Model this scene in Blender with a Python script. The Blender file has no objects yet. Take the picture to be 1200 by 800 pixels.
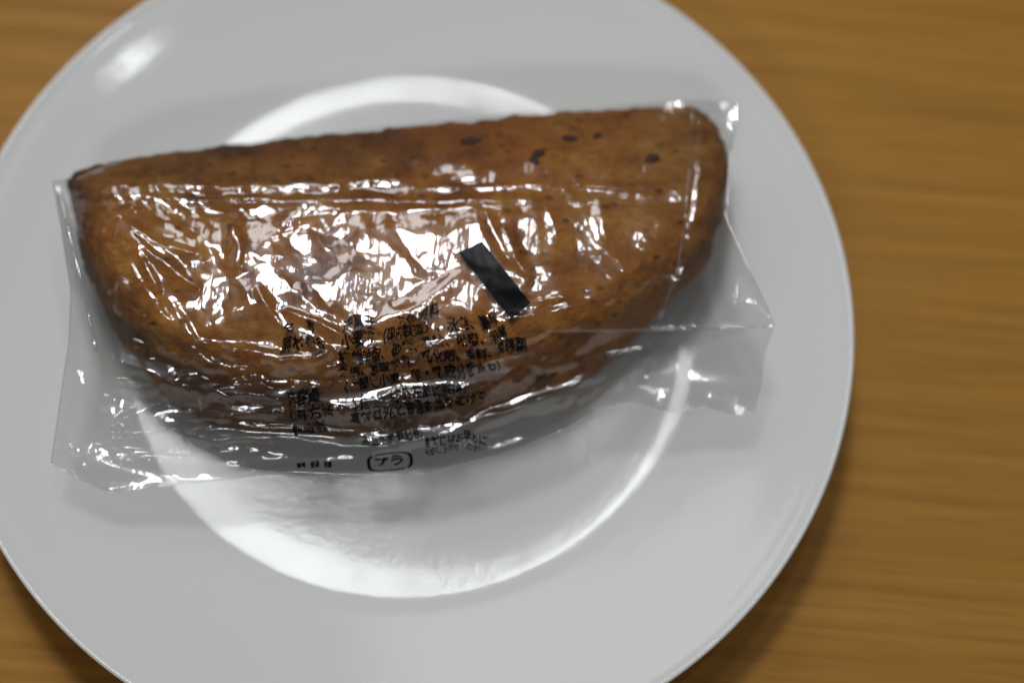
import bpy, bmesh, math
import numpy as np
from mathutils import Vector, Matrix
from mathutils.bvhtree import BVHTree

# ------------------------------------------------------------------ camera, world, lamps, exposure
sc = bpy.context.scene
COL = sc.collection
TILT, ROLL, DIST = 0.3802, 0.0847, 0.3962
FW = np.array([0, math.sin(TILT), -math.cos(TILT)])
CAM = np.array([0.0257, -0.0071, 0.022]) - DIST * FW
_r = np.array([1.0, 0, 0]); _u = np.cross(_r, FW)
RT = math.cos(ROLL) * _r + math.sin(ROLL) * _u
UP = -math.sin(ROLL) * _r + math.cos(ROLL) * _u
F = 2000.0                                             # focal length in photo pixels (60 mm on 36 mm)

cam = bpy.data.objects.new('camera', bpy.data.cameras.new('camera'))
COL.objects.link(cam)
m = Matrix.Identity(4)
for i in range(3):
    m[i][0] = RT[i]; m[i][1] = UP[i]; m[i][2] = -FW[i]; m[i][3] = CAM[i]
cam.matrix_world = m
cam.data.lens = 60; cam.data.sensor_width = 36
cam.data.clip_start = 0.01; cam.data.clip_end = 50
cam.data.dof.use_dof = True
cam.data.dof.focus_distance = 0.364
cam.data.dof.aperture_fstop = 4.3
cam.data.dof.aperture_blades = 8
sc.camera = cam

w = bpy.data.worlds.new('World'); sc.world = w; w.use_nodes = True
bg = w.node_tree.nodes['Background']
bg.inputs[0].default_value = (0.90, 0.91, 0.90, 1); bg.inputs[1].default_value = 0.045

def area(name, loc, target, sx, sy, power, col):
    l = bpy.data.lights.new(name, 'AREA'); l.shape = 'RECTANGLE'; l.size = sx; l.size_y = sy
    l.energy = power; l.color = col
    o = bpy.data.objects.new(name, l); COL.objects.link(o); o.location = loc
    o.rotation_euler = (Vector(target) - Vector(loc)).to_track_quat('-Z', 'Y').to_euler()
    return o
area('ceiling_or_added_lamp', (-0.215, 0.605, 1.60), (-0.215, 0.605, 0.0), 0.25, 0.29, 11.5, (0.95, 0.97, 1.0))
area('ceiling_or_added_lamp', (0.170, 0.58, 1.60), (0.170, 0.58, 0.0), 0.10, 0.22, 2.2, (0.95, 0.97, 1.0))
area('ceiling_or_added_lamp', (0.36, 0.20, 1.60), (0.36, 0.20, 0.0), 0.04, 0.07, 1.0, (0.95, 0.97, 1.0))  # small lamp added only to make the glint on the upper left rim
area('added_soft_light', (-1.75, 1.20, 1.35), (0.0, 0.0, 0.0), 1.6, 1.3, 3.0, (0.96, 0.98, 1.0))  # no known window: soft fill added from the upper left
area('added_soft_light', (-0.42, 1.20, 1.50), (0.0, 0.0, 0.0), 0.55, 0.40, 4.5, (0.96, 0.98, 1.0))  # no known window: added to lengthen the bread's shadow on the plate
area('ceiling_or_added_lamp', (-0.25, -1.80, 1.60), (0.0, 0.0, 0.0), 0.50, 0.16, 6.5, (0.95, 0.97, 1.0))  # added behind the camera to raise highlights on the near film

sc.view_settings.view_transform = 'Standard'; sc.view_settings.look = 'None'
sc.view_settings.gamma = 1; sc.view_settings.use_curve_mapping = False
sc.view_settings.exposure = -0.04
sc.render.engine = 'CYCLES'
sc.cycles.use_denoising = True
sc.cycles.transparent_max_bounces = 24
sc.cycles.max_bounces = 10
sc.cycles.glossy_bounces = 6
sc.cycles.sample_clamp_indirect = 4.0

# ------------------------------------------------------------------ helpers
def at(x, y, z):
    """point at height z that the photo shows at (x, y)"""
    x = np.asarray(x, float); y = np.asarray(y, float)
    d = FW + RT * ((x - 600) / F)[..., None] - UP * ((y - 400) / F)[..., None]
    t = (np.asarray(z) - CAM[2]) / d[..., 2]
    return CAM + d * t[..., None]

def proj(P):
    v = P - CAM; z = v @ FW
    return 600 + F * (v @ RT) / z, 400 - F * (v @ UP) / z

def mesh_obj(name, verts, faces, mat, parent=None, smooth=True):
    me = bpy.data.meshes.new(name)
    me.from_pydata([tuple(v) for v in verts], [], faces)
    me.update()
    if smooth: me.polygons.foreach_set('use_smooth', [True] * len(me.polygons))
    me.materials.append(mat)
    o = bpy.data.objects.new(name, me); COL.objects.link(o)
    if parent: o.parent = parent
    return o

def grid_faces(nu, nv):
    i, j = np.meshgrid(np.arange(nu - 1), np.arange(nv - 1), indexing='ij')
    a = i * nv + j
    return np.stack([a, a + nv, a + nv + 1, a + 1], -1).reshape(-1, 4).tolist()

def tag(o, **k):
    for a, b in k.items(): o[a] = b
    return o

def empty(name, loc, **k):
    o = bpy.data.objects.new(name, None); COL.objects.link(o); o.location = loc
    o.empty_display_size = 0.02
    return tag(o, **k)

class NT:
    def __init__(s, name):
        s.m = bpy.data.materials.new(name); s.m.use_nodes = True
        s.t = s.m.node_tree; s.t.nodes.clear()
        s.out = s.n('ShaderNodeOutputMaterial')
    def n(s, typ, **k):
        o = s.t.nodes.new(typ)
        for a, b in k.items(): setattr(o, a, b)
        return o
    def l(s, a, b): s.t.links.new(a, b)
    def val(s, sock, v):
        if hasattr(v, 'is_linked') or hasattr(v, 'node'): s.l(v, sock)
        else: sock.default_value = v
    def math(s, op, a, b=0.0, clamp=False):
        o = s.n('ShaderNodeMath', operation=op, use_clamp=clamp)
        s.val(o.inputs[0], a); s.val(o.inputs[1], b); return o.outputs[0]
    def coord(s, scale=(1, 1, 1), rot=(0, 0, 0), loc=(0, 0, 0)):
        c = s.n('ShaderNodeTexCoord'); mp = s.n('ShaderNodeMapping')
        s.l(c.outputs['Object'], mp.inputs[0])
        mp.inputs['Scale'].default_value = scale; mp.inputs['Rotation'].default_value = rot
        mp.inputs['Location'].default_value = loc
        return mp.outputs[0]
    def noise(s, vec, scale, detail=4, rough=0.55, dist=0.0):
        o = s.n('ShaderNodeTexNoise'); s.l(vec, o.inputs['Vector'])
        o.inputs['Scale'].default_value = scale; o.inputs['Detail'].default_value = detail
        o.inputs['Roughness'].default_value = rough; o.inputs['Distortion'].default_value = dist
        return o.outputs['Fac']
    def ramp(s, fac, stops):
        o = s.n('ShaderNodeValToRGB'); s.l(fac, o.inputs[0]); e = o.color_ramp.elements
        while len(e) < len(stops): e.new(0.5)
        for k, (p, c) in enumerate(stops):
            e[k].position = p; e[k].color = (c, c, c, 1) if isinstance(c, (int, float)) else (*c, 1)
        return o.outputs[0]
    def mix(s, fac, a, b, mode='MIX'):
        o = s.n('ShaderNodeMix', data_type='RGBA', blend_type=mode)
        s.val(o.inputs['Factor'], fac)
        for sock, v in ((o.inputs['A'], a), (o.inputs['B'], b)):
            if isinstance(v, tuple): sock.default_value = (*v, 1)
            else: s.l(v, sock)
        return o.outputs['Result']
    def bump(s, h, strength, dist):
        o = s.n('ShaderNodeBump'); s.l(h, o.inputs['Height'])
        o.inputs['Strength'].default_value = strength; o.inputs['Distance'].default_value = dist
        return o.outputs[0]
    def bsdf(s, **k):
        o = s.n('ShaderNodeBsdfPrincipled')
        for a, v in k.items():
            sock = o.inputs[a.replace('_', ' ')]
            if isinstance(v, tuple): sock.default_value = (*v, 1) if len(v) == 3 else v
            else: s.val(sock, v)
        s.l(o.outputs[0], s.out.inputs[0]); return o

# ------------------------------------------------------------------ materials
def mat_wood():
    t = NT('table_wood')
    g = t.noise(t.coord((2.6, 95, 1)), 2.4, 7, 0.62, 0.25)            # long grain
    f = t.noise(t.coord((9, 420, 1)), 2.0, 4, 0.6)                    # fine pores
    b = t.noise(t.coord((1.2, 22, 1), loc=(3, 1, 0)), 1.6, 3, 0.5, 0.6)   # broad bands
    c = t.ramp(g, [(0.30, (0.300, 0.140, 0.026)), (0.5, (0.385, 0.185, 0.035)), (0.72, (0.445, 0.228, 0.047))])
    c = t.mix(t.ramp(b, [(0.35, 0.0), (0.7, 0.55)]), c, (0.375, 0.176, 0.033))
    c = t.mix(t.ramp(f, [(0.36, 0.35), (0.48, 0.0)]), c, (0.20, 0.085, 0.018))
    t.bsdf(Base_Color=c, Roughness=0.42, Normal=t.bump(f, 0.25, 0.0003), Specular_IOR_Level=0.08)
    return t.m

def mat_plate():
    t = NT('plate_glaze')
    n = t.noise(t.coord(), 9, 3, 0.5)
    c = t.mix(n, (0.715, 0.715, 0.69), (0.745, 0.745, 0.72))
    r = t.ramp(t.noise(t.coord(), 60, 3), [(0.3, 0.07), (0.7, 0.10)])
    t.bsdf(Base_Color=c, Roughness=r, Normal=t.bump(t.math('ADD', t.noise(t.coord(), 700, 3), t.math('MULTIPLY', t.noise(t.coord(), 70, 2), 4.0)), 0.12, 0.00012),
           Specular_IOR_Level=0.14)
    return t.m

def mat_bread():
    t = NT('bread_crust')
    co = t.coord()
    st = t.coord((1, 1.5, 1.4), rot=(0, 0, -0.06))
    big = t.noise(co, 22, 4, 0.6, 0.4)
    mid = t.noise(st, 105, 8, 0.74, 0.15)
    fine = t.noise(co, 520, 4, 0.7)
    c = t.ramp(mid, [(0.30, (0.13, 0.034, 0.004)), (0.42, (0.36, 0.125, 0.014)),
                     (0.55, (0.54, 0.230, 0.032)), (0.68, (0.72, 0.390, 0.090))])
    c = t.mix(t.ramp(big, [(0.38, 0.0), (0.62, 0.55)]), c, (0.42, 0.120, 0.012))
    blot = t.ramp(t.noise(co, 48, 5, 0.65, 0.5), [(0.50, 0.0), (0.64, 0.8)])
    c = t.mix(blot, c, (0.20, 0.052, 0.008))
    # paler crust towards the far right end, a dark mottled band low on the side
    xyz = t.n('ShaderNodeSeparateXYZ'); t.l(co, xyz.inputs[0])
    px = t.math('MULTIPLY_ADD', xyz.outputs[0], 14.0); 
    px.node.inputs[2].default_value = -0.35; px.node.use_clamp = True
    c = t.mix(t.math('MULTIPLY', px, 0.75), c, t.ramp(mid, [(0.3, (0.16, 0.070, 0.016)), (0.7, (0.33, 0.18, 0.050))]))
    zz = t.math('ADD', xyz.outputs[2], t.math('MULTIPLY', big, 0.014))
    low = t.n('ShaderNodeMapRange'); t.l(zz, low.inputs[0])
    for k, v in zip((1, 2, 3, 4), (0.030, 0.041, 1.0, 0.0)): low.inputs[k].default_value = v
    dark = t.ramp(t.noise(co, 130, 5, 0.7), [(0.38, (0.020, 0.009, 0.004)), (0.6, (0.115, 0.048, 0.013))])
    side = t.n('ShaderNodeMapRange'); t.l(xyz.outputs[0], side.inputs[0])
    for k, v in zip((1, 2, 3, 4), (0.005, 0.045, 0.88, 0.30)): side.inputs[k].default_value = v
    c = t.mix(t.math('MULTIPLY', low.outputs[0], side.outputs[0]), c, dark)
    pores = t.n('ShaderNodeTexVoronoi'); t.l(t.coord((1, 1.6, 1)), pores.inputs['Vector']); pores.inputs['Scale'].default_value = 190
    pit = t.ramp(pores.outputs['Distance'], [(0.10, 1.0), (0.22, 0.0)])
    c = t.mix(t.math('MULTIPLY', pit, 0.45), c, (0.05, 0.018, 0.006))
    h = t.math('ADD', t.math('MULTIPLY', fine, 0.5), mid)
    h = t.math('SUBTRACT', h, t.math('MULTIPLY', pit, 0.5))
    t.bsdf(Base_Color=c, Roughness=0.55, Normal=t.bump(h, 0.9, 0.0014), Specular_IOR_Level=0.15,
           Subsurface_Weight=0.0)
    return t.m

def mat_film(name='clear_film', f0=0.078, haze=0.008, rib=0.10, tint=(0.982, 0.982, 0.980)):
    """thin clear film: what it does not mirror it lets straight through"""
    t = NT(name)
    ribs = t.noise(t.coord((900, 45, 45), rot=(0, 0, -0.08)), 1.0, 2, 0.5)
    micro = t.noise(t.coord(), 260, 3, 0.6)
    h = t.math('ADD', ribs, t.math('MULTIPLY', micro, 0.5))
    bmp = t.n('ShaderNodeBump'); t.l(h, bmp.inputs['Height'])
    bmp.inputs['Strength'].default_value = rib; bmp.inputs['Distance'].default_value = 0.0006
    geo = t.n('ShaderNodeNewGeometry')
    dt = t.n('ShaderNodeVectorMath', operation='DOT_PRODUCT')
    t.l(bmp.outputs[0], dt.inputs[0]); t.l(geo.outputs['Incoming'], dt.inputs[1])
    c = t.math('ABSOLUTE', dt.outputs['Value'])
    k = t.math('POWER', t.math('SUBTRACT', 1.0, c, True), 4.0)
    fr = t.math('MULTIPLY_ADD', k, 0.65); fr.node.inputs[2].default_value = f0; fr.node.use_clamp = True
    tr = t.n('ShaderNodeBsdfTransparent'); tr.inputs[0].default_value = (*tint, 1)
    df = t.n('ShaderNodeBsdfDiffuse'); df.inputs[0].default_value = (0.85, 0.87, 0.9, 1)
    gl = t.n('ShaderNodeBsdfGlossy'); gl.inputs['Roughness'].default_value = 0.055
    t.l(bmp.outputs[0], gl.inputs['Normal'])
    m1 = t.n('ShaderNodeMixShader'); m1.inputs[0].default_value = haze
    t.l(tr.outputs[0], m1.inputs[1]); t.l(df.outputs[0], m1.inputs[2])
    m2 = t.n('ShaderNodeMixShader'); t.l(fr, m2.inputs[0])
    t.l(m1.outputs[0], m2.inputs[1]); t.l(gl.outputs[0], m2.inputs[2])
    g2 = t.n('ShaderNodeBsdfGlossy'); g2.inputs['Roughness'].default_value = 0.23
    m3 = t.n('ShaderNodeMixShader'); m3.inputs[0].default_value = 0.026
    t.l(m2.outputs[0], m3.inputs[1]); t.l(g2.outputs[0], m3.inputs[2])
    t.l(m3.outputs[0], t.out.inputs[0])
    return t.m

def mat_ink():
    t = NT('black_ink'); t.bsdf(Base_Color=(0.006, 0.006, 0.007), Roughness=0.3, Specular_IOR_Level=0.06); return t.m
def mat_chip():
    t = NT('dark_fruit'); t.bsdf(Base_Color=(0.070, 0.028, 0.014), Roughness=0.8, Specular_IOR_Level=0.1, Normal=t.bump(t.noise(t.coord(), 900, 3), 0.5, 0.0005)); return t.m

M_WOOD, M_PLATE, M_BREAD, M_FILM, M_INK, M_CHIP = mat_wood(), mat_plate(), mat_bread(), mat_film(), mat_ink(), mat_chip()

# ------------------------------------------------------------------ table
bm = bmesh.new()
bmesh.ops.create_cube(bm, size=1)
bmesh.ops.scale(bm, vec=(1.5, 1.0, 0.03), verts=bm.verts)
bmesh.ops.translate(bm, vec=(0.2, 0.1, -0.015), verts=bm.verts)
bmesh.ops.bevel(bm, geom=bm.edges[:], offset=0.003, segments=3, affect='EDGES')
me = bpy.data.meshes.new('wooden_table'); bm.to_mesh(me); bm.free(); me.materials.append(M_WOOD)
table = bpy.data.objects.new('wooden_table', me); COL.objects.link(table)
tag(table, label='orange brown wooden tabletop with fine horizontal grain under the plate', category='table')

# ------------------------------------------------------------------ plate (turned profile)
prof = [(0, .0100), (.030, .0100), (.050, .0100), (.060, .0102), (.0645, .01055), (.0675, .01085), (.0705, .0114),
        (.074, .01220), (.079, .01340), (.084, .01475), (.089, .0162), (.093, .01745), (.097, .01885), (.100, .0199),
        (.1025, .0206), (.1040, .0212), (.1048, .0216), (.1054, .0215), (.1057, .0209), (.1054, .0199),
        (.1035, .0178), (.100, .0155), (.094, .0135), (.086, .0113), (.078, .0088), (.070, .0062),
        (.0665, .0045), (.0655, .0012), (.0645, .0), (.0625, .0), (.0615, .0012), (.060, .0058), (.040, .0064), (0, .0065)]
pr = np.array(prof)
for _ in range(2):                                           # corner cutting
    a, b = pr[:-1], pr[1:]
    pr = np.concatenate([[pr[0]], np.stack([a * .75 + b * .25, a * .25 + b * .75], 1).reshape(-1, 2)[1:-1], [pr[-1]]])
NS = 192
ang = np.linspace(0, 2 * math.pi, NS, endpoint=False)
V = [(0, 0, pr[0, 1])] + [(r * math.cos(a), r * math.sin(a), z) for r, z in pr[1:-1] for a in ang] + [(0, 0, pr[-1, 1])]
NR = len(pr) - 2
Fc = []
for j in range(NS):
    k = (j + 1) % NS
    Fc.append((0, 1 + j, 1 + k))
    for i in range(NR - 1):
        Fc.append((1 + i * NS + j, 1 + (i + 1) * NS + j, 1 + (i + 1) * NS + k, 1 + i * NS + k))
    Fc.append((1 + (NR - 1) * NS + j, len(V) - 1, 1 + (NR - 1) * NS + k))
plate = mesh_obj('round_plate', V, Fc, M_PLATE)
bm = bmesh.new(); bm.from_mesh(plate.data); bmesh.ops.recalc_face_normals(bm, faces=bm.faces); bm.to_mesh(plate.data); bm.free()
tag(plate, label='round glossy off-white plate with a raised rim under the wrapped bread', category='plate')
PT = pr[:np.argmax(pr[:, 1]) + 1]
def plate_z(x, y): return np.interp(np.hypot(x, y), PT[:, 0], PT[:, 1])

# ------------------------------------------------------------------ noise used for geometry
def _hash(i, j, seed):
    h = (i.astype(np.int64) * 374761393 + j.astype(np.int64) * 668265263 + seed * 2147483647) & 0xffffffff
    h = ((h ^ (h >> 13)) * 1274126177) & 0xffffffff
    h = ((h ^ (h >> 15)) * 2246822519) & 0xffffffff
    return ((h ^ (h >> 16)) & 0xffffff) / float(0xffffff)
def smooth_noise(x, y, seed):
    i, j = np.floor(x), np.floor(y); u, v = x - i, y - j
    u, v = u * u * u * (u * (u * 6 - 15) + 10), v * v * v * (v * (v * 6 - 15) + 10)
    a, b = _hash(i, j, seed), _hash(i + 1, j, seed); c, d = _hash(i, j + 1, seed), _hash(i + 1, j + 1, seed)
    return (a * (1 - u) + b * u) * (1 - v) + (c * (1 - u) + d * u) * v - .5
def facet_noise(x, y, seed):
    """piecewise flat facets between random lattice heights: creased film"""
    s = (x + y) * .36602540; i, j = np.floor(x + s), np.floor(y + s)
    u, v = x + s - i, y + s - j
    up = u > v
    a = _hash(i, j, seed); d = _hash(i + 1, j + 1, seed)
    m_ = np.where(up, _hash(i + 1, j, seed), _hash(i, j + 1, seed))
    hi, lo = np.maximum(u, v), np.minimum(u, v)
    return a * (1 - hi) + m_ * (hi - lo) + d * lo - .5

# ------------------------------------------------------------------ bread
OUT = [(84, 238, .025), (79, 216, .027), (88, 208, .028), (120, 200, .030), (200, 184, .033), (300, 170, .035), (400, 158, .036), (500, 146, .037), (600, 136, .037),
       (700, 129, .036), (780, 124, .035), (820, 125, .034), (840, 142, .033), (853, 180, .031), (853, 215, .030), (843, 260, .028), (828, 305, .026),
       (790, 348, .024), (745, 392, .022), (700, 430, .021), (650, 458, .020), (590, 481, .020), (520, 498, .020), (450, 508, .020),
       (380, 512, .020), (300, 507, .020), (240, 492, .020), (195, 462, .021), (158, 420, .022), (125, 370, .023), (103, 320, .024), (90, 275, .025)]
OUT = np.array(OUT)
o3 = at(OUT[:, 0], OUT[:, 1], OUT[:, 2])
seg = np.r_[0, np.cumsum(np.linalg.norm(np.roll(o3, -1, 0) - o3, axis=1))]
NB = 700
tt = np.linspace(0, seg[-1], NB, endpoint=False)
ring = np.stack([np.interp(tt, seg, np.r_[o3[:, k], o3[0, k]]) for k in range(3)], 1)
for _ in range(9): ring = (np.roll(ring, 1, 0) + 2 * ring + np.roll(ring, -1, 0)) / 4
A = at(235, 300, .040); B = at(725, 245, .042)
ab = (B - A)[:2]; tpar = np.clip(((ring[:, :2] - A[:2]) @ ab) / (ab @ ab), 0, 1)
nn = np.array([-ab[1], ab[0]]) / np.linalg.norm(ab)
med = A[:2] + tpar[:, None] * ab
TOPZ = .047
rings = []
K = 90
for k in range(K + 1):                                       # under side, then equator, then crown
    a = math.pi * k / K - math.pi / 2                        # -90..90
    cx = abs(math.cos(a)) ** (0.62 if a < 0 else 0.30); sz = math.copysign(abs(math.sin(a)) ** (0.8 if a < 0 else 0.95), a)
    xy = med + (ring[:, :2] - med) * cx
    # the loaf is a little lower at its left end and at the near side
    crown = TOPZ - .002 + .0020 * np.clip((-.02 - xy[:, 0]) / .05, 0, 1) ** 1.3 - .006 * np.clip((-.066 - xy[:, 0]) / .018, 0, 1) - .0060 * np.clip((xy[:, 0] - .018) / .07, 0, 1) ** 1.1 \
        - .006 * np.clip(((xy - A[:2]) @ nn - .003) / .022, 0, 1) ** 1.6
    z = np.where(sz > 0, ring[:, 2] + (crown - ring[:, 2]) * sz, ring[:, 2] + (ring[:, 2] - .0135) * sz)
    rings.append(np.c_[xy, z])
R = np.array(rings)
lump = (smooth_noise(R[..., 0] * 60, R[..., 1] * 60 + R[..., 2] * 40, 3) * .0012
        + smooth_noise(R[..., 0] * 180, R[..., 1] * 180 + R[..., 2] * 150, 4) * .0010
        + smooth_noise(R[..., 0] * 420, R[..., 1] * 420 + R[..., 2] * 420, 5) * .0006
        + smooth_noise(R[..., 0] * 900, R[..., 1] * 900 + R[..., 2] * 900, 6) * .0003)
ctr = np.array([A, B]).mean(0); ctr[2] = .028
nrm = R - np.concatenate([med, np.full((NB, 1), .028)], 1)[None]
nrm /= np.maximum(np.linalg.norm(nrm, axis=-1, keepdims=True), 1e-6)
R = R + nrm * lump[..., None]
Fc = [(k * NB + j, k * NB + (j + 1) % NB, (k + 1) * NB + (j + 1) % NB, (k + 1) * NB + j) for k in range(K) for j in range(NB)]
bread = empty('bread', (0.0, 0.0, .0135), label='long brown baked bread wedge sealed inside the clear bag on the plate', category='bread')
body = mesh_obj('crust', R.reshape(-1, 3) - np.array([0, 0, .0135]), Fc, M_BREAD, bread)
bm = bmesh.new(); bm.from_mesh(body.data); bmesh.ops.remove_doubles(bm, verts=bm.verts, dist=1e-6)
bmesh.ops.recalc_face_normals(bm, faces=bm.faces); bm.to_mesh(body.data)
bm.transform(Matrix.Translation((0, 0, .0135)))
BV = BVHTree.FromBMesh(bm); bm.free()
def bread_top(x, y):
    out = np.full(x.shape, -1.0); it = np.ndindex(*x.shape)
    for i in it:
        h = BV.ray_cast(Vector((float(x[i]), float(y[i]), .2)), Vector((0, 0, -1)))
        if h[0] is not None: out[i] = h[0].z
    return out

# dried fruit pieces showing in the crust
for k, (px, py, sx, sy) in enumerate([(551, 166, .0026, .0015), (631, 180, .0016, .0012), (626, 189, .0013, .0011), (765, 186, .0018, .0014), (668, 163, .0020, .0009), (700, 160, .0012, .0008), (520, 462, .0030, .0016), (640, 440, .0034, .0014)]):
    p = at(px, py, .042); d = (p - CAM); d /= np.linalg.norm(d)
    h = BV.ray_cast(Vector(CAM), Vector(d))
    if h[0] is None: continue
    bm = bmesh.new(); bmesh.ops.create_icosphere(bm, subdivisions=3, radius=1)
    q = h[1].to_track_quat('Z', 'Y').to_matrix()
    for v in bm.verts:
        c = v.co; n_ = 1 + .12 * math.sin(5 * c.x + k) * math.cos(4 * c.y + 2 * k)
        v.co = q @ Vector((c.x * sx * n_, c.y * sy * n_, c.z * .0008)) + h[0] - Vector((0, 0, .0135))
    me = bpy.data.meshes.new('dried_fruit'); bm.to_mesh(me); bm.free(); me.materials.append(M_CHIP)
    for p_ in me.polygons: p_.use_smooth = True
    o = bpy.data.objects.new('dried_fruit', me); COL.objects.link(o); o.parent = bread

# ------------------------------------------------------------------ the bag: outline of the film
def curve(pts, n):
    P = at(np.array([p[0] for p in pts]), np.array([p[1] for p in pts]), np.array([p[2] for p in pts]))
    s = np.r_[0, np.cumsum(np.linalg.norm(np.diff(P, axis=0), axis=1))]
    # Catmull-like smoothing by resampling then averaging, corners kept
    t = np.linspace(0, s[-1], n)
    Q = np.stack([np.interp(t, s, P[:, k]) for k in range(3)], 1)
    for _ in range(max(2, n // 40)):
        Q[1:-1] = (Q[:-2] + 2 * Q[1:-1] + Q[2:]) / 4
    return Q
FAR = [(62, 212, .040), (120, 203, .034), (200, 183, .031), (300, 167, .031), (450, 149, .032), (600, 133, .033), (720, 124, .035), (800, 117, .040), (832, 118, .038), (866, 122, .040)]
NEAR = [(60, 543, .028), (95, 562, .026), (130, 577, .025), (210, 567, .025), (280, 560, .026), (340, 552, .027), (420, 556, .027),
        (500, 554, .027), (600, 528, .027), (660, 503, .027), (700, 478, .026), (745, 470, .027), (790, 484, .025), (825, 476, .027), (862, 486, .026), (884, 484, .027)]
LEFT = [(62, 212, .040), (72, 270, .040), (83, 340, .038), (81, 400, .035), (72, 460, .031), (60, 543, .028)]
RIGHT = [(866, 122, .040), (856, 180, .038), (850, 255, .037), (880, 320, .037), (909, 381, .036), (896, 415, .033), (893, 450, .030), (884, 484, .027)]
NU, NV = 900, 460
def coons(nu, nv):
    f, n_, l, r = curve(FAR, nu), curve(NEAR, nu), curve(LEFT, nv), curve(RIGHT, nv)
    u = np.linspace(0, 1, nu)[:, None, None]; v = np.linspace(0, 1, nv)[None, :, None]
    return (1 - v) * f[:, None] + v * n_[:, None] + (1 - u) * l[None] + u * r[None] \
        - ((1 - u) * (1 - v) * f[0] + u * (1 - v) * f[-1] + (1 - u) * v * n_[0] + u * v * n_[-1])
def up2(Z, nu, nv):
    a, b = Z.shape; x = np.linspace(0, a - 1, nu); y = np.linspace(0, b - 1, nv)
    i = np.minimum(x.astype(int), a - 2); fx = (x - i)[:, None]; j = np.minimum(y.astype(int), b - 2); fy = (y - j)[None]
    g = lambda p, q: Z[np.ix_(p, q)]
    return (g(i, j) * (1 - fx) + g(i + 1, j) * fx) * (1 - fy) + (g(i, j + 1) * (1 - fx) + g(i + 1, j + 1) * fx) * fy
def blur(Z, n=1):
    for _ in range(n):
        P = np.pad(Z, 1, mode='edge')
        Z = (P[:-2, 1:-1] + P[2:, 1:-1] + P[1:-1, :-2] + P[1:-1, 2:] + 4 * P[1:-1, 1:-1]) / 8
    return Z

# taut skin over the bread: membrane over an obstacle, coarse to fine
Z = None
for nu, nv, it in ((57, 29, 400), (113, 58, 500), (225, 115, 500)):
    G = coons(nu, nv)
    ob = np.maximum(bread_top(G[..., 0], G[..., 1]) + .0013, plate_z(G[..., 0], G[..., 1]) + .001)
    Z = G[..., 2].copy() if Z is None else up2(Z, nu, nv)
    bnd = G[..., 2]
    Z[0], Z[-1], Z[:, 0], Z[:, -1] = bnd[0], bnd[-1], bnd[:, 0], bnd[:, -1]
    for _ in range(it):
        Z[1:-1, 1:-1] = np.maximum((Z[:-2, 1:-1] + Z[2:, 1:-1] + Z[1:-1, :-2] + Z[1:-1, 2:]) / 4, ob[1:-1, 1:-1])
Gf = coons(NU, NV)
Zb = blur(up2(Z, NU, NV), 30)
OB = up2(ob, NU, NV)
fx_, fy_ = proj(np.dstack([Gf[..., :2], Zb]))               # where each film point shows, for placing the creases
edge = np.minimum.reduce([np.linspace(0, 1, NU)[:, None] * np.ones((1, NV)), np.linspace(1, 0, NU)[:, None] * np.ones((1, NV)),
                          np.ones((NU, 1)) * np.linspace(0, 1, NV)[None] * .5, np.ones((NU, 1)) * np.linspace(1, 0, NV)[None] * .5])
edge = np.clip(edge / .03, 0, 1)

X, Y = fx_ / 5000.0, -fy_ / 5000.0                          # metres on the film, 5000 px per metre
def bumpm(cx, cy, rx, ry):                                  # soft mask
    return np.exp(-(((fx_ - cx) / rx) ** 2 + ((fy_ - cy) / ry) ** 2))
wx = X + .0030 * smooth_noise(X * 130, Y * 130, 21) + .0012 * smooth_noise(X * 420, Y * 420, 22)
wy = Y + .0030 * smooth_noise(X * 130, Y * 130, 23) + .0012 * smooth_noise(X * 420, Y * 420, 24)
def aniso(ang, lx, ly, seed, f=facet_noise):
    c, s = math.cos(ang), math.sin(ang)
    return f((wx * c + wy * s) / lx, (-wx * s + wy * c) / ly, seed)
near = np.clip((fy_ - (455 - (fx_ - 450) * .12)) / 50, 0, 1) * np.clip((820 - fx_) / 100, 0, 1)
right = np.clip((fx_ - 600) / 120, 0, 1)
left = np.clip((330 - fx_) / 150, 0, 1)
centre = bumpm(450, 320, 150, 110)
seam = np.exp(-((fy_ - (232 - (fx_ - 450) * .01)) / 26) ** 2) * np.clip((fx_ - 70) / 40, 0, 1)
h = .0010 * aniso(.5, .018, .011, 31) * (1 - .5 * right)
h += .0008 * aniso(-.5, .0095, .0055, 32) * (.65 + .5 * left - .3 * centre)
h += .00013 * aniso(.2, .0040, .0026, 33) * (.7 - .3 * centre)
h += .00004 * aniso(1.2, .0018, .0013, 34) * (.6 + .5 * centre + .6 * right)
h += .0013 * aniso(.10, .018, .0034, 35) * (.8 * seam + 1.1 * near) + .0007 * aniso(.3, .007, .0038, 37) * near
h += .0006 * aniso(-1.0, .012, .0028, 36) * left
ends = np.clip((190 - fx_) / 60, 0, 1) * np.clip((fy_ - 380) / 60, 0, 1) + np.clip((fx_ - 700) / 60, 0, 1) * np.clip((fy_ - 390) / 40, 0, 1)
h += .0010 * aniso(.12, .030, .0050, 38, smooth_noise) * ends
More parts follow.
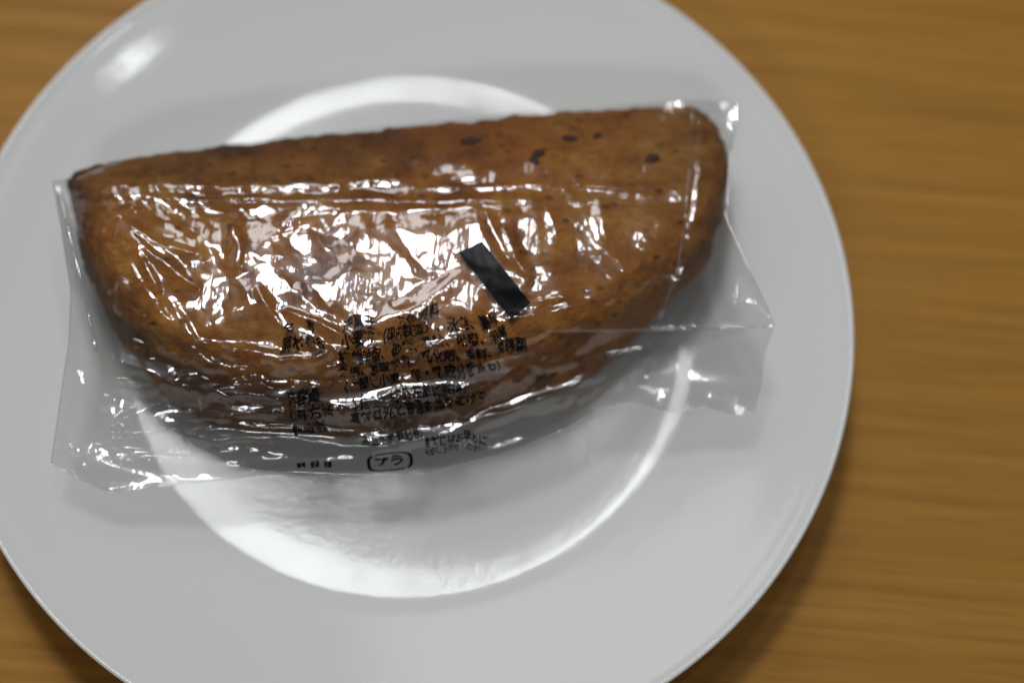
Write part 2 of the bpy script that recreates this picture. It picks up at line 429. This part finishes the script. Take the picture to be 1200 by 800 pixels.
# where the skin falls away it gathers into shelves that follow its contours
def shelves(s_, ph, seed):
    wob_ = .0030 * smooth_noise(wx / .020, wy / .020, seed) + .0016 * smooth_noise(wx / .0065, wy / .0065, seed + 1) + .0006 * smooth_noise(wx / .0025, wy / .0025, seed + 2)
    t_ = (Zb + wob_) / s_ + ph; k_ = np.floor(t_); q_ = np.clip((t_ - k_ - .50) / .46, 0, 1); q_ = q_ * q_ * (3 - 2 * q_)
    return s_ * (k_ + q_ - ph) - Zb
gz = np.hypot(*np.gradient(Zb)) ; 
P3 = np.dstack([Gf[..., :2], Zb]); n3 = np.cross(np.gradient(P3, axis=0), np.gradient(P3, axis=1)); n3 /= np.linalg.norm(n3, axis=-1, keepdims=True)
steep = np.clip((.985 - np.abs(n3[..., 2])) / .06, 0, 1) * np.clip((fy_ - 240) / 60, 0, 1) * np.clip((fx_ - 110) / 30, 0, 1) * np.clip((760 - fx_) / 160, 0, 1) * np.clip((545 - fy_) / 30, 0, 1)
patch = np.clip(.55 + 2.2 * smooth_noise(fx_ / 70, fy_ / 26, 91), 0, 1)
steep = blur(steep, 12); h *= 1 - .72 * steep
h += steep * (shelves(.0066, .2, 81) * .93 * patch + shelves(.0034, .6, 85) * .9 * (1 - patch) + .0010)
def crease(x0, y0, x1, y1, wdt, amp, bend=0.0, taper=.25):
    """a fold running from one point to the other: rounded ridge (amp > 0) or groove"""
    global h
    dx, dy = x1 - x0, y1 - y0; L = math.hypot(dx, dy)
    t = ((fx_ - x0) * dx + (fy_ - y0) * dy) / L / L
    d = ((fx_ - x0) * -dy + (fy_ - y0) * dx) / L - bend * 4 * t * (1 - t) * L + 2.5 * smooth_noise(fx_ / 22, fy_ / 22, int(x0 + y0))
    e = np.clip(np.minimum(t, 1 - t) / taper, 0, 1); e = e * e * (3 - 2 * e)
    m_ = (t > 0) & (t < 1)
    r = np.sqrt(1 + (d / wdt) ** 2) 
    amp = amp * (.38 if (y0 + y1) / 2 > 430 and x1 < 820 and x0 > 190 else .30 if x0 < 330 or y0 < 225 else .36)
    h = h + m_ * e * amp * 2.2 * np.exp(-(r - 1) * 1.3) 
for c in [
    # seam lines across the upper third
    (85, 212, 520, 208, 5, .0009, .02), (100, 228, 640, 236, 4, .0011, .01), (500, 222, 815, 226, 3, .0006, -.02),
    # rays from the left hand knot
    (132, 246, 250, 300, 4, .0010, .10), (132, 250, 245, 345, 5, .0012, .05), (135, 262, 190, 370, 5, .0012, -.08), (140, 262, 225, 400, 4, .0009, .10),
    (110, 268, 170, 236, 4, .0009, 0), (190, 340, 235, 410, 5, .0008, 0), (262, 250, 272, 330, 6, .0010, -.15), (285, 240, 262, 300, 4, .0008, 0),
    # swirl round the middle
    (300, 300, 480, 245, 8, .0008, -.20), (345, 395, 560, 300, 10, .0008, .12), (330, 385, 470, 430, 6, .0012, .08), (318, 360, 440, 425, 4, .0010, -.06),
    (300, 330, 345, 395, 5, .0009, .1), (560, 230, 600, 320, 6, .0009, 0), (640, 230, 655, 290, 4, .0006, 0), (702, 230, 712, 290, 7, .0008, 0),
    (590, 260, 625, 330, 4, .0007, .08), (205, 440, 290, 400, 6, .0012, .12), (220, 470, 330, 450, 5, .0010, -.05), (330, 460, 480, 440, 5, .0011, -.02),
    # long folds along the near side
    (200, 480, 440, 506, 5, .0016, .03), (290, 492, 530, 462, 5, .0018, .04), (280, 560, 520, 510, 6, .0018, .03), (340, 500, 560, 470, 4, .0010, 0),
    (470, 420, 640, 378, 4, .0010, -.03), (560, 378, 830, 318, 5, .0014, .03), (640, 430, 790, 400, 4, .0012, .02), (600, 480, 730, 425, 4, .0014, .03),
    (640, 387, 905, 384, 5, .0014, .01), (545, 495, 700, 455, 4, .0010, 0),
    # loose ends of the bag
    (60, 540, 240, 420, 5, .0012, .03), (95, 565, 300, 470, 4, .0009, .02), (100, 350, 92, 470, 4, .0012, .05), (70, 480, 110, 560, 4, .0008, .1),
    (100, 545, 330, 520, 4, .0006, .02), (872, 410, 884, 475, 4, .0008, -.1), (855, 260, 905, 380, 5, .0008, 0), (760, 455, 885, 462, 5, .0008, .02),
    (780, 420, 860, 440, 5, .0006, .02), (820, 130, 805, 300, 3, .0008, -.04), (805, 300, 770, 380, 3, .0007, -.05)]:
    crease(*c)
h *= 1 - .55 * np.clip((fx_ - 740) / 60, 0, 1) * np.clip((fy_ - 340) / 60, 0, 1)
h = blur(h, 2)
Zt = np.maximum(Zb + h * edge, np.where(OB > 0, OB - .0012, 0))
Zt = blur(Zt, 1)
Zt[0], Zt[-1], Zt[:, 0], Zt[:, -1] = Gf[0, :, 2], Gf[-1, :, 2], Gf[:, 0, 2], Gf[:, -1, 2]

bag = empty('plastic_bag', (0.0, 0.0, .006), label='clear crinkled plastic bag with black Japanese print wrapped around the bread', category='bag')
off = np.array([0, 0, .006])
top = mesh_obj('front_film', np.dstack([Gf[..., :2], Zt]).reshape(-1, 3) - off, grid_faces(NU, NV), M_FILM, bag)

# under side of the bag, between the bread and the plate
nu, nv = 260, 130
G = coons(nu, nv)
zlow = plate_z(G[..., 0], G[..., 1]) + .0008
bt = up2(ob, nu, nv) > .0
inside = np.zeros((nu, nv), bool)
for i in np.ndindex(nu, nv):
    hh = BV.ray_cast(Vector((float(G[i][0]), float(G[i][1]), .0)), Vector((0, 0, 1)))
    inside[i] = hh[0] is not None
    if inside[i]: bt_z = hh[0].z
    G[i][2] += 0
ZB = G[..., 2].copy()
tgt = np.maximum(zlow, .0125)
for _ in range(600):
    ZB[1:-1, 1:-1] = (ZB[:-2, 1:-1] + ZB[2:, 1:-1] + ZB[1:-1, :-2] + ZB[1:-1, 2:]) / 4
    ZB = np.where(inside, np.minimum(ZB, tgt), ZB); ZB = np.maximum(ZB, zlow)
    ZB[0], ZB[-1], ZB[:, 0], ZB[:, -1] = G[0, :, 2], G[-1, :, 2], G[:, 0, 2], G[:, -1, 2]
wob = blur(.0022 * smooth_noise(G[..., 0] / .026 + 9, G[..., 1] / .006, 51) + .0008 * facet_noise(G[..., 0] / .012 + 9, G[..., 1] / .005, 52), 2)
eb = np.minimum.reduce([np.linspace(0, 1, nu)[:, None] * np.ones((1, nv)), np.linspace(1, 0, nu)[:, None] * np.ones((1, nv)),
                        np.ones((nu, 1)) * np.linspace(0, 1, nv)[None], np.ones((nu, 1)) * np.linspace(1, 0, nv)[None]])
ZB = np.where(inside, ZB, np.maximum(ZB + wob * np.clip(eb / .05, 0, 1), zlow))
mesh_obj('back_film', np.dstack([G[..., :2], ZB]).reshape(-1, 3) - off, grid_faces(nu, nv), M_FILM, bag)

# ------------------------------------------------------------------ things that lie on the front film
def film_at(px, py):
    """3D film point shown at photo pixel (px, py): march on the regular grid via inverse lookup"""
    x, y = float(px), float(py)
    z = .04
    for _ in range(6):
        P = at(x, y, z)
        hit = FBV.ray_cast(Vector((P[0], P[1], .2)), Vector((0, 0, -1)))
        if hit[0] is None: break
        z = hit[0].z
    return at(x, y, z)
st = 1
bmf = bmesh.new(); bmf.from_mesh(top.data); bmf.transform(Matrix.Translation(tuple(off)))
FBV = BVHTree.FromBMesh(bmf); bmf.free()
def lay(verts_px, lift=.00012):
    """carry flat artwork given in photo millimetres on to the film"""
    out = []
    for (x, y) in verts_px:
        p = at(x, y, .042); d = Vector(p - CAM).normalized()
        hit = FBV.ray_cast(Vector(CAM), d)
        q = hit[0] if hit[0] is not None else Vector(at(x, y, .02))
        out.append(q + Vector((0, 0, 1)) * lift - Vector(off))
    return out

def quad_patch(name, corners, nx, ny, mat):
    c = np.array(corners, float)
    u = np.linspace(0, 1, nx)[:, None, None]; v = np.linspace(0, 1, ny)[None, :, None]
    P = (1 - u) * (1 - v) * c[0] + u * (1 - v) * c[1] + u * v * c[2] + (1 - u) * v * c[3]
    return mesh_obj(name, lay(P.reshape(-1, 2)), grid_faces(nx, ny), mat, bag)
quad_patch('printed_black_bar', [(537, 296), (565, 283), (622, 355), (599, 374)], 24, 60, M_INK)

def text_mesh(s, size, res=2):
    cu = bpy.data.curves.new('t', 'FONT'); cu.body = s; cu.size = size; cu.resolution_u = res; cu.offset = .03 * size
    o = bpy.data.objects.new('t', cu); COL.objects.link(o)
    dg = bpy.context.evaluated_depsgraph_get(); me = bpy.data.meshes.new_from_object(o.evaluated_get(dg))
    bpy.data.objects.remove(o); bm = bmesh.new(); bm.from_mesh(me); bpy.data.meshes.remove(me)
    return bm
def warp(x, y):
    f = lambda s, k: float(smooth_noise(np.array(x / s), np.array(y / s), k))
    return x + 6 * f(30, 71) + 3.5 * f(9, 72), y + 9 * f(30, 73) + 4.5 * f(8, 74)
def print_text(s, x, y, size, ang=-8.0, sx=0.68, name='printed_text', sy=1.0):
    bm = text_mesh(s, size)
    long = [e for e in bm.edges if e.calc_length() > size * .2]
    bmesh.ops.subdivide_edges(bm, edges=long, cuts=2)
    bmesh.ops.triangulate(bm, faces=bm.faces)
    a = math.radians(ang); c, s_ = math.cos(a), math.sin(a)
    px = [warp(x + v.co.x * sx * c + v.co.y * sy * s_, y + v.co.x * sx * s_ - v.co.y * sy * c) for v in bm.verts]
    bm.verts.index_update()
    faces = [[v.index for v in f.verts] for f in bm.faces]; bm.free()
    if faces: return mesh_obj(name, lay(px, .00015), faces, M_INK, bag, smooth=False)
COLL = [('名　称', 331, 395), ('原材料名', 331, 414), ('内容量', 336, 474), ('保存方法', 338, 492), ('製造者', 342, 510)]
for s, x, y in COLL: print_text(s, x, y, 16, -8, .85)
for s, x, y in [('洋菓子　　茶色原料', 404, 389), ('小麦粉（国内製造）、水飴、鶏卵', 402, 407), ('植物油脂、砂糖、乳糖、味噌、卵黄', 400, 425),
                ('食塩、脱脂粉乳／乳化剤、香料、膨脹剤', 398, 443), ('（一部に小麦・卵・乳成分を含む）', 398, 461), ('１個　　枠外左部に記載', 410, 479), ('直射日光と高温多湿を避けて', 412, 496)]:
    print_text(s, x, y, 15.5, -8.5, .80)
print_text('（製造所固有記号）', 420, 524, 13, -7)
print_text('■■　■■　■■', 345, 550, 9, -6)
print_text('開封後はお早めに', 497, 524, 12, -6, 0.75)
print_text('お召し上がりください。', 497, 533, 8, -6, 0.9)
# the recycling mark: rounded open frame with the katakana for plastic
def ring_mark():
    P, Fq = [], []
    n = 64; cx, cy = 457, 541; a0 = math.radians(-6)
    for k in range(n + 1):
        t = 2 * math.pi * k / n
        e = lambda v: math.copysign(abs(v) ** .55, v)
        for r in (1.0, .86):
            x, y = 27 * r * e(math.cos(t)), 11 * (r - .04) * e(math.sin(t))
            P.append((cx + x * math.cos(a0) - y * math.sin(a0), cy + x * math.sin(a0) + y * math.cos(a0)))
    for k in range(n):
        if k in (9, 10, 41, 42): continue
        Fq.append((2 * k, 2 * k + 1, 2 * k + 3, 2 * k + 2))
    return mesh_obj('recycling_mark', lay(P), Fq, M_INK, bag)
ring_mark()
print_text('プラ', 441, 548, 17, -6, 0.95, sy=.75)

# ------------------------------------------------------------------ folded and welded edges of the film
M_EDGE = mat_film('film_edge', f0=0.16, haze=0.05, rib=0.02, tint=(0.98, 0.98, 0.98))
def tube(name, P, rad, mat):
    P = np.array(P); n = len(P); T = np.gradient(P, axis=0); T /= np.linalg.norm(T, axis=1, keepdims=True)
    S = np.cross(T, [0, 0, 1.]); S /= np.linalg.norm(S, axis=1, keepdims=True); U = np.cross(S, T)
    a = np.linspace(0, 2 * math.pi, 8, endpoint=False)
    V = (P[:, None] + rad * (np.cos(a)[None, :, None] * S[:, None] + np.sin(a)[None, :, None] * U[:, None])).reshape(-1, 3)
    Fq = [(i * 8 + j, i * 8 + (j + 1) % 8, (i + 1) * 8 + (j + 1) % 8, (i + 1) * 8 + j) for i in range(n - 1) for j in range(8)]
    return mesh_obj(name, V - off, Fq, mat, bag)
tube('welded_end', curve(LEFT, 120), .00013, M_EDGE)
tube('welded_end', curve(RIGHT, 120)[:84], .00014, M_EDGE)
tube('folded_edge', curve(NEAR, 300), .00007, M_EDGE)
def on_film(pts, n, rad, name='seam'):
    P = np.array(pts, float); s = np.r_[0, np.cumsum(np.hypot(*np.diff(P, axis=0).T))]; t = np.linspace(0, s[-1], n)
    Q = np.stack([np.interp(t, s, P[:, 0]), np.interp(t, s, P[:, 1])], 1)
    for _ in range(n // 12): Q[1:-1] = (Q[:-2] + 2 * Q[1:-1] + Q[2:]) / 4
    tube(name, np.array([tuple(v) for v in lay(Q)]) + off, rad, M_EDGE)
on_film([(70, 225), (84, 285), (98, 340), (113, 412)], 60, .0004, 'end_fold')
on_film([(812, 124), (808, 190), (803, 260), (793, 320), (768, 385)], 60, .00015)
on_film([(640, 388), (740, 387), (820, 386), (908, 382)], 60, .0003, 'end_fold')
on_film([(82, 240), (250, 238), (440, 236), (620, 240), (800, 236)], 120, .00012)
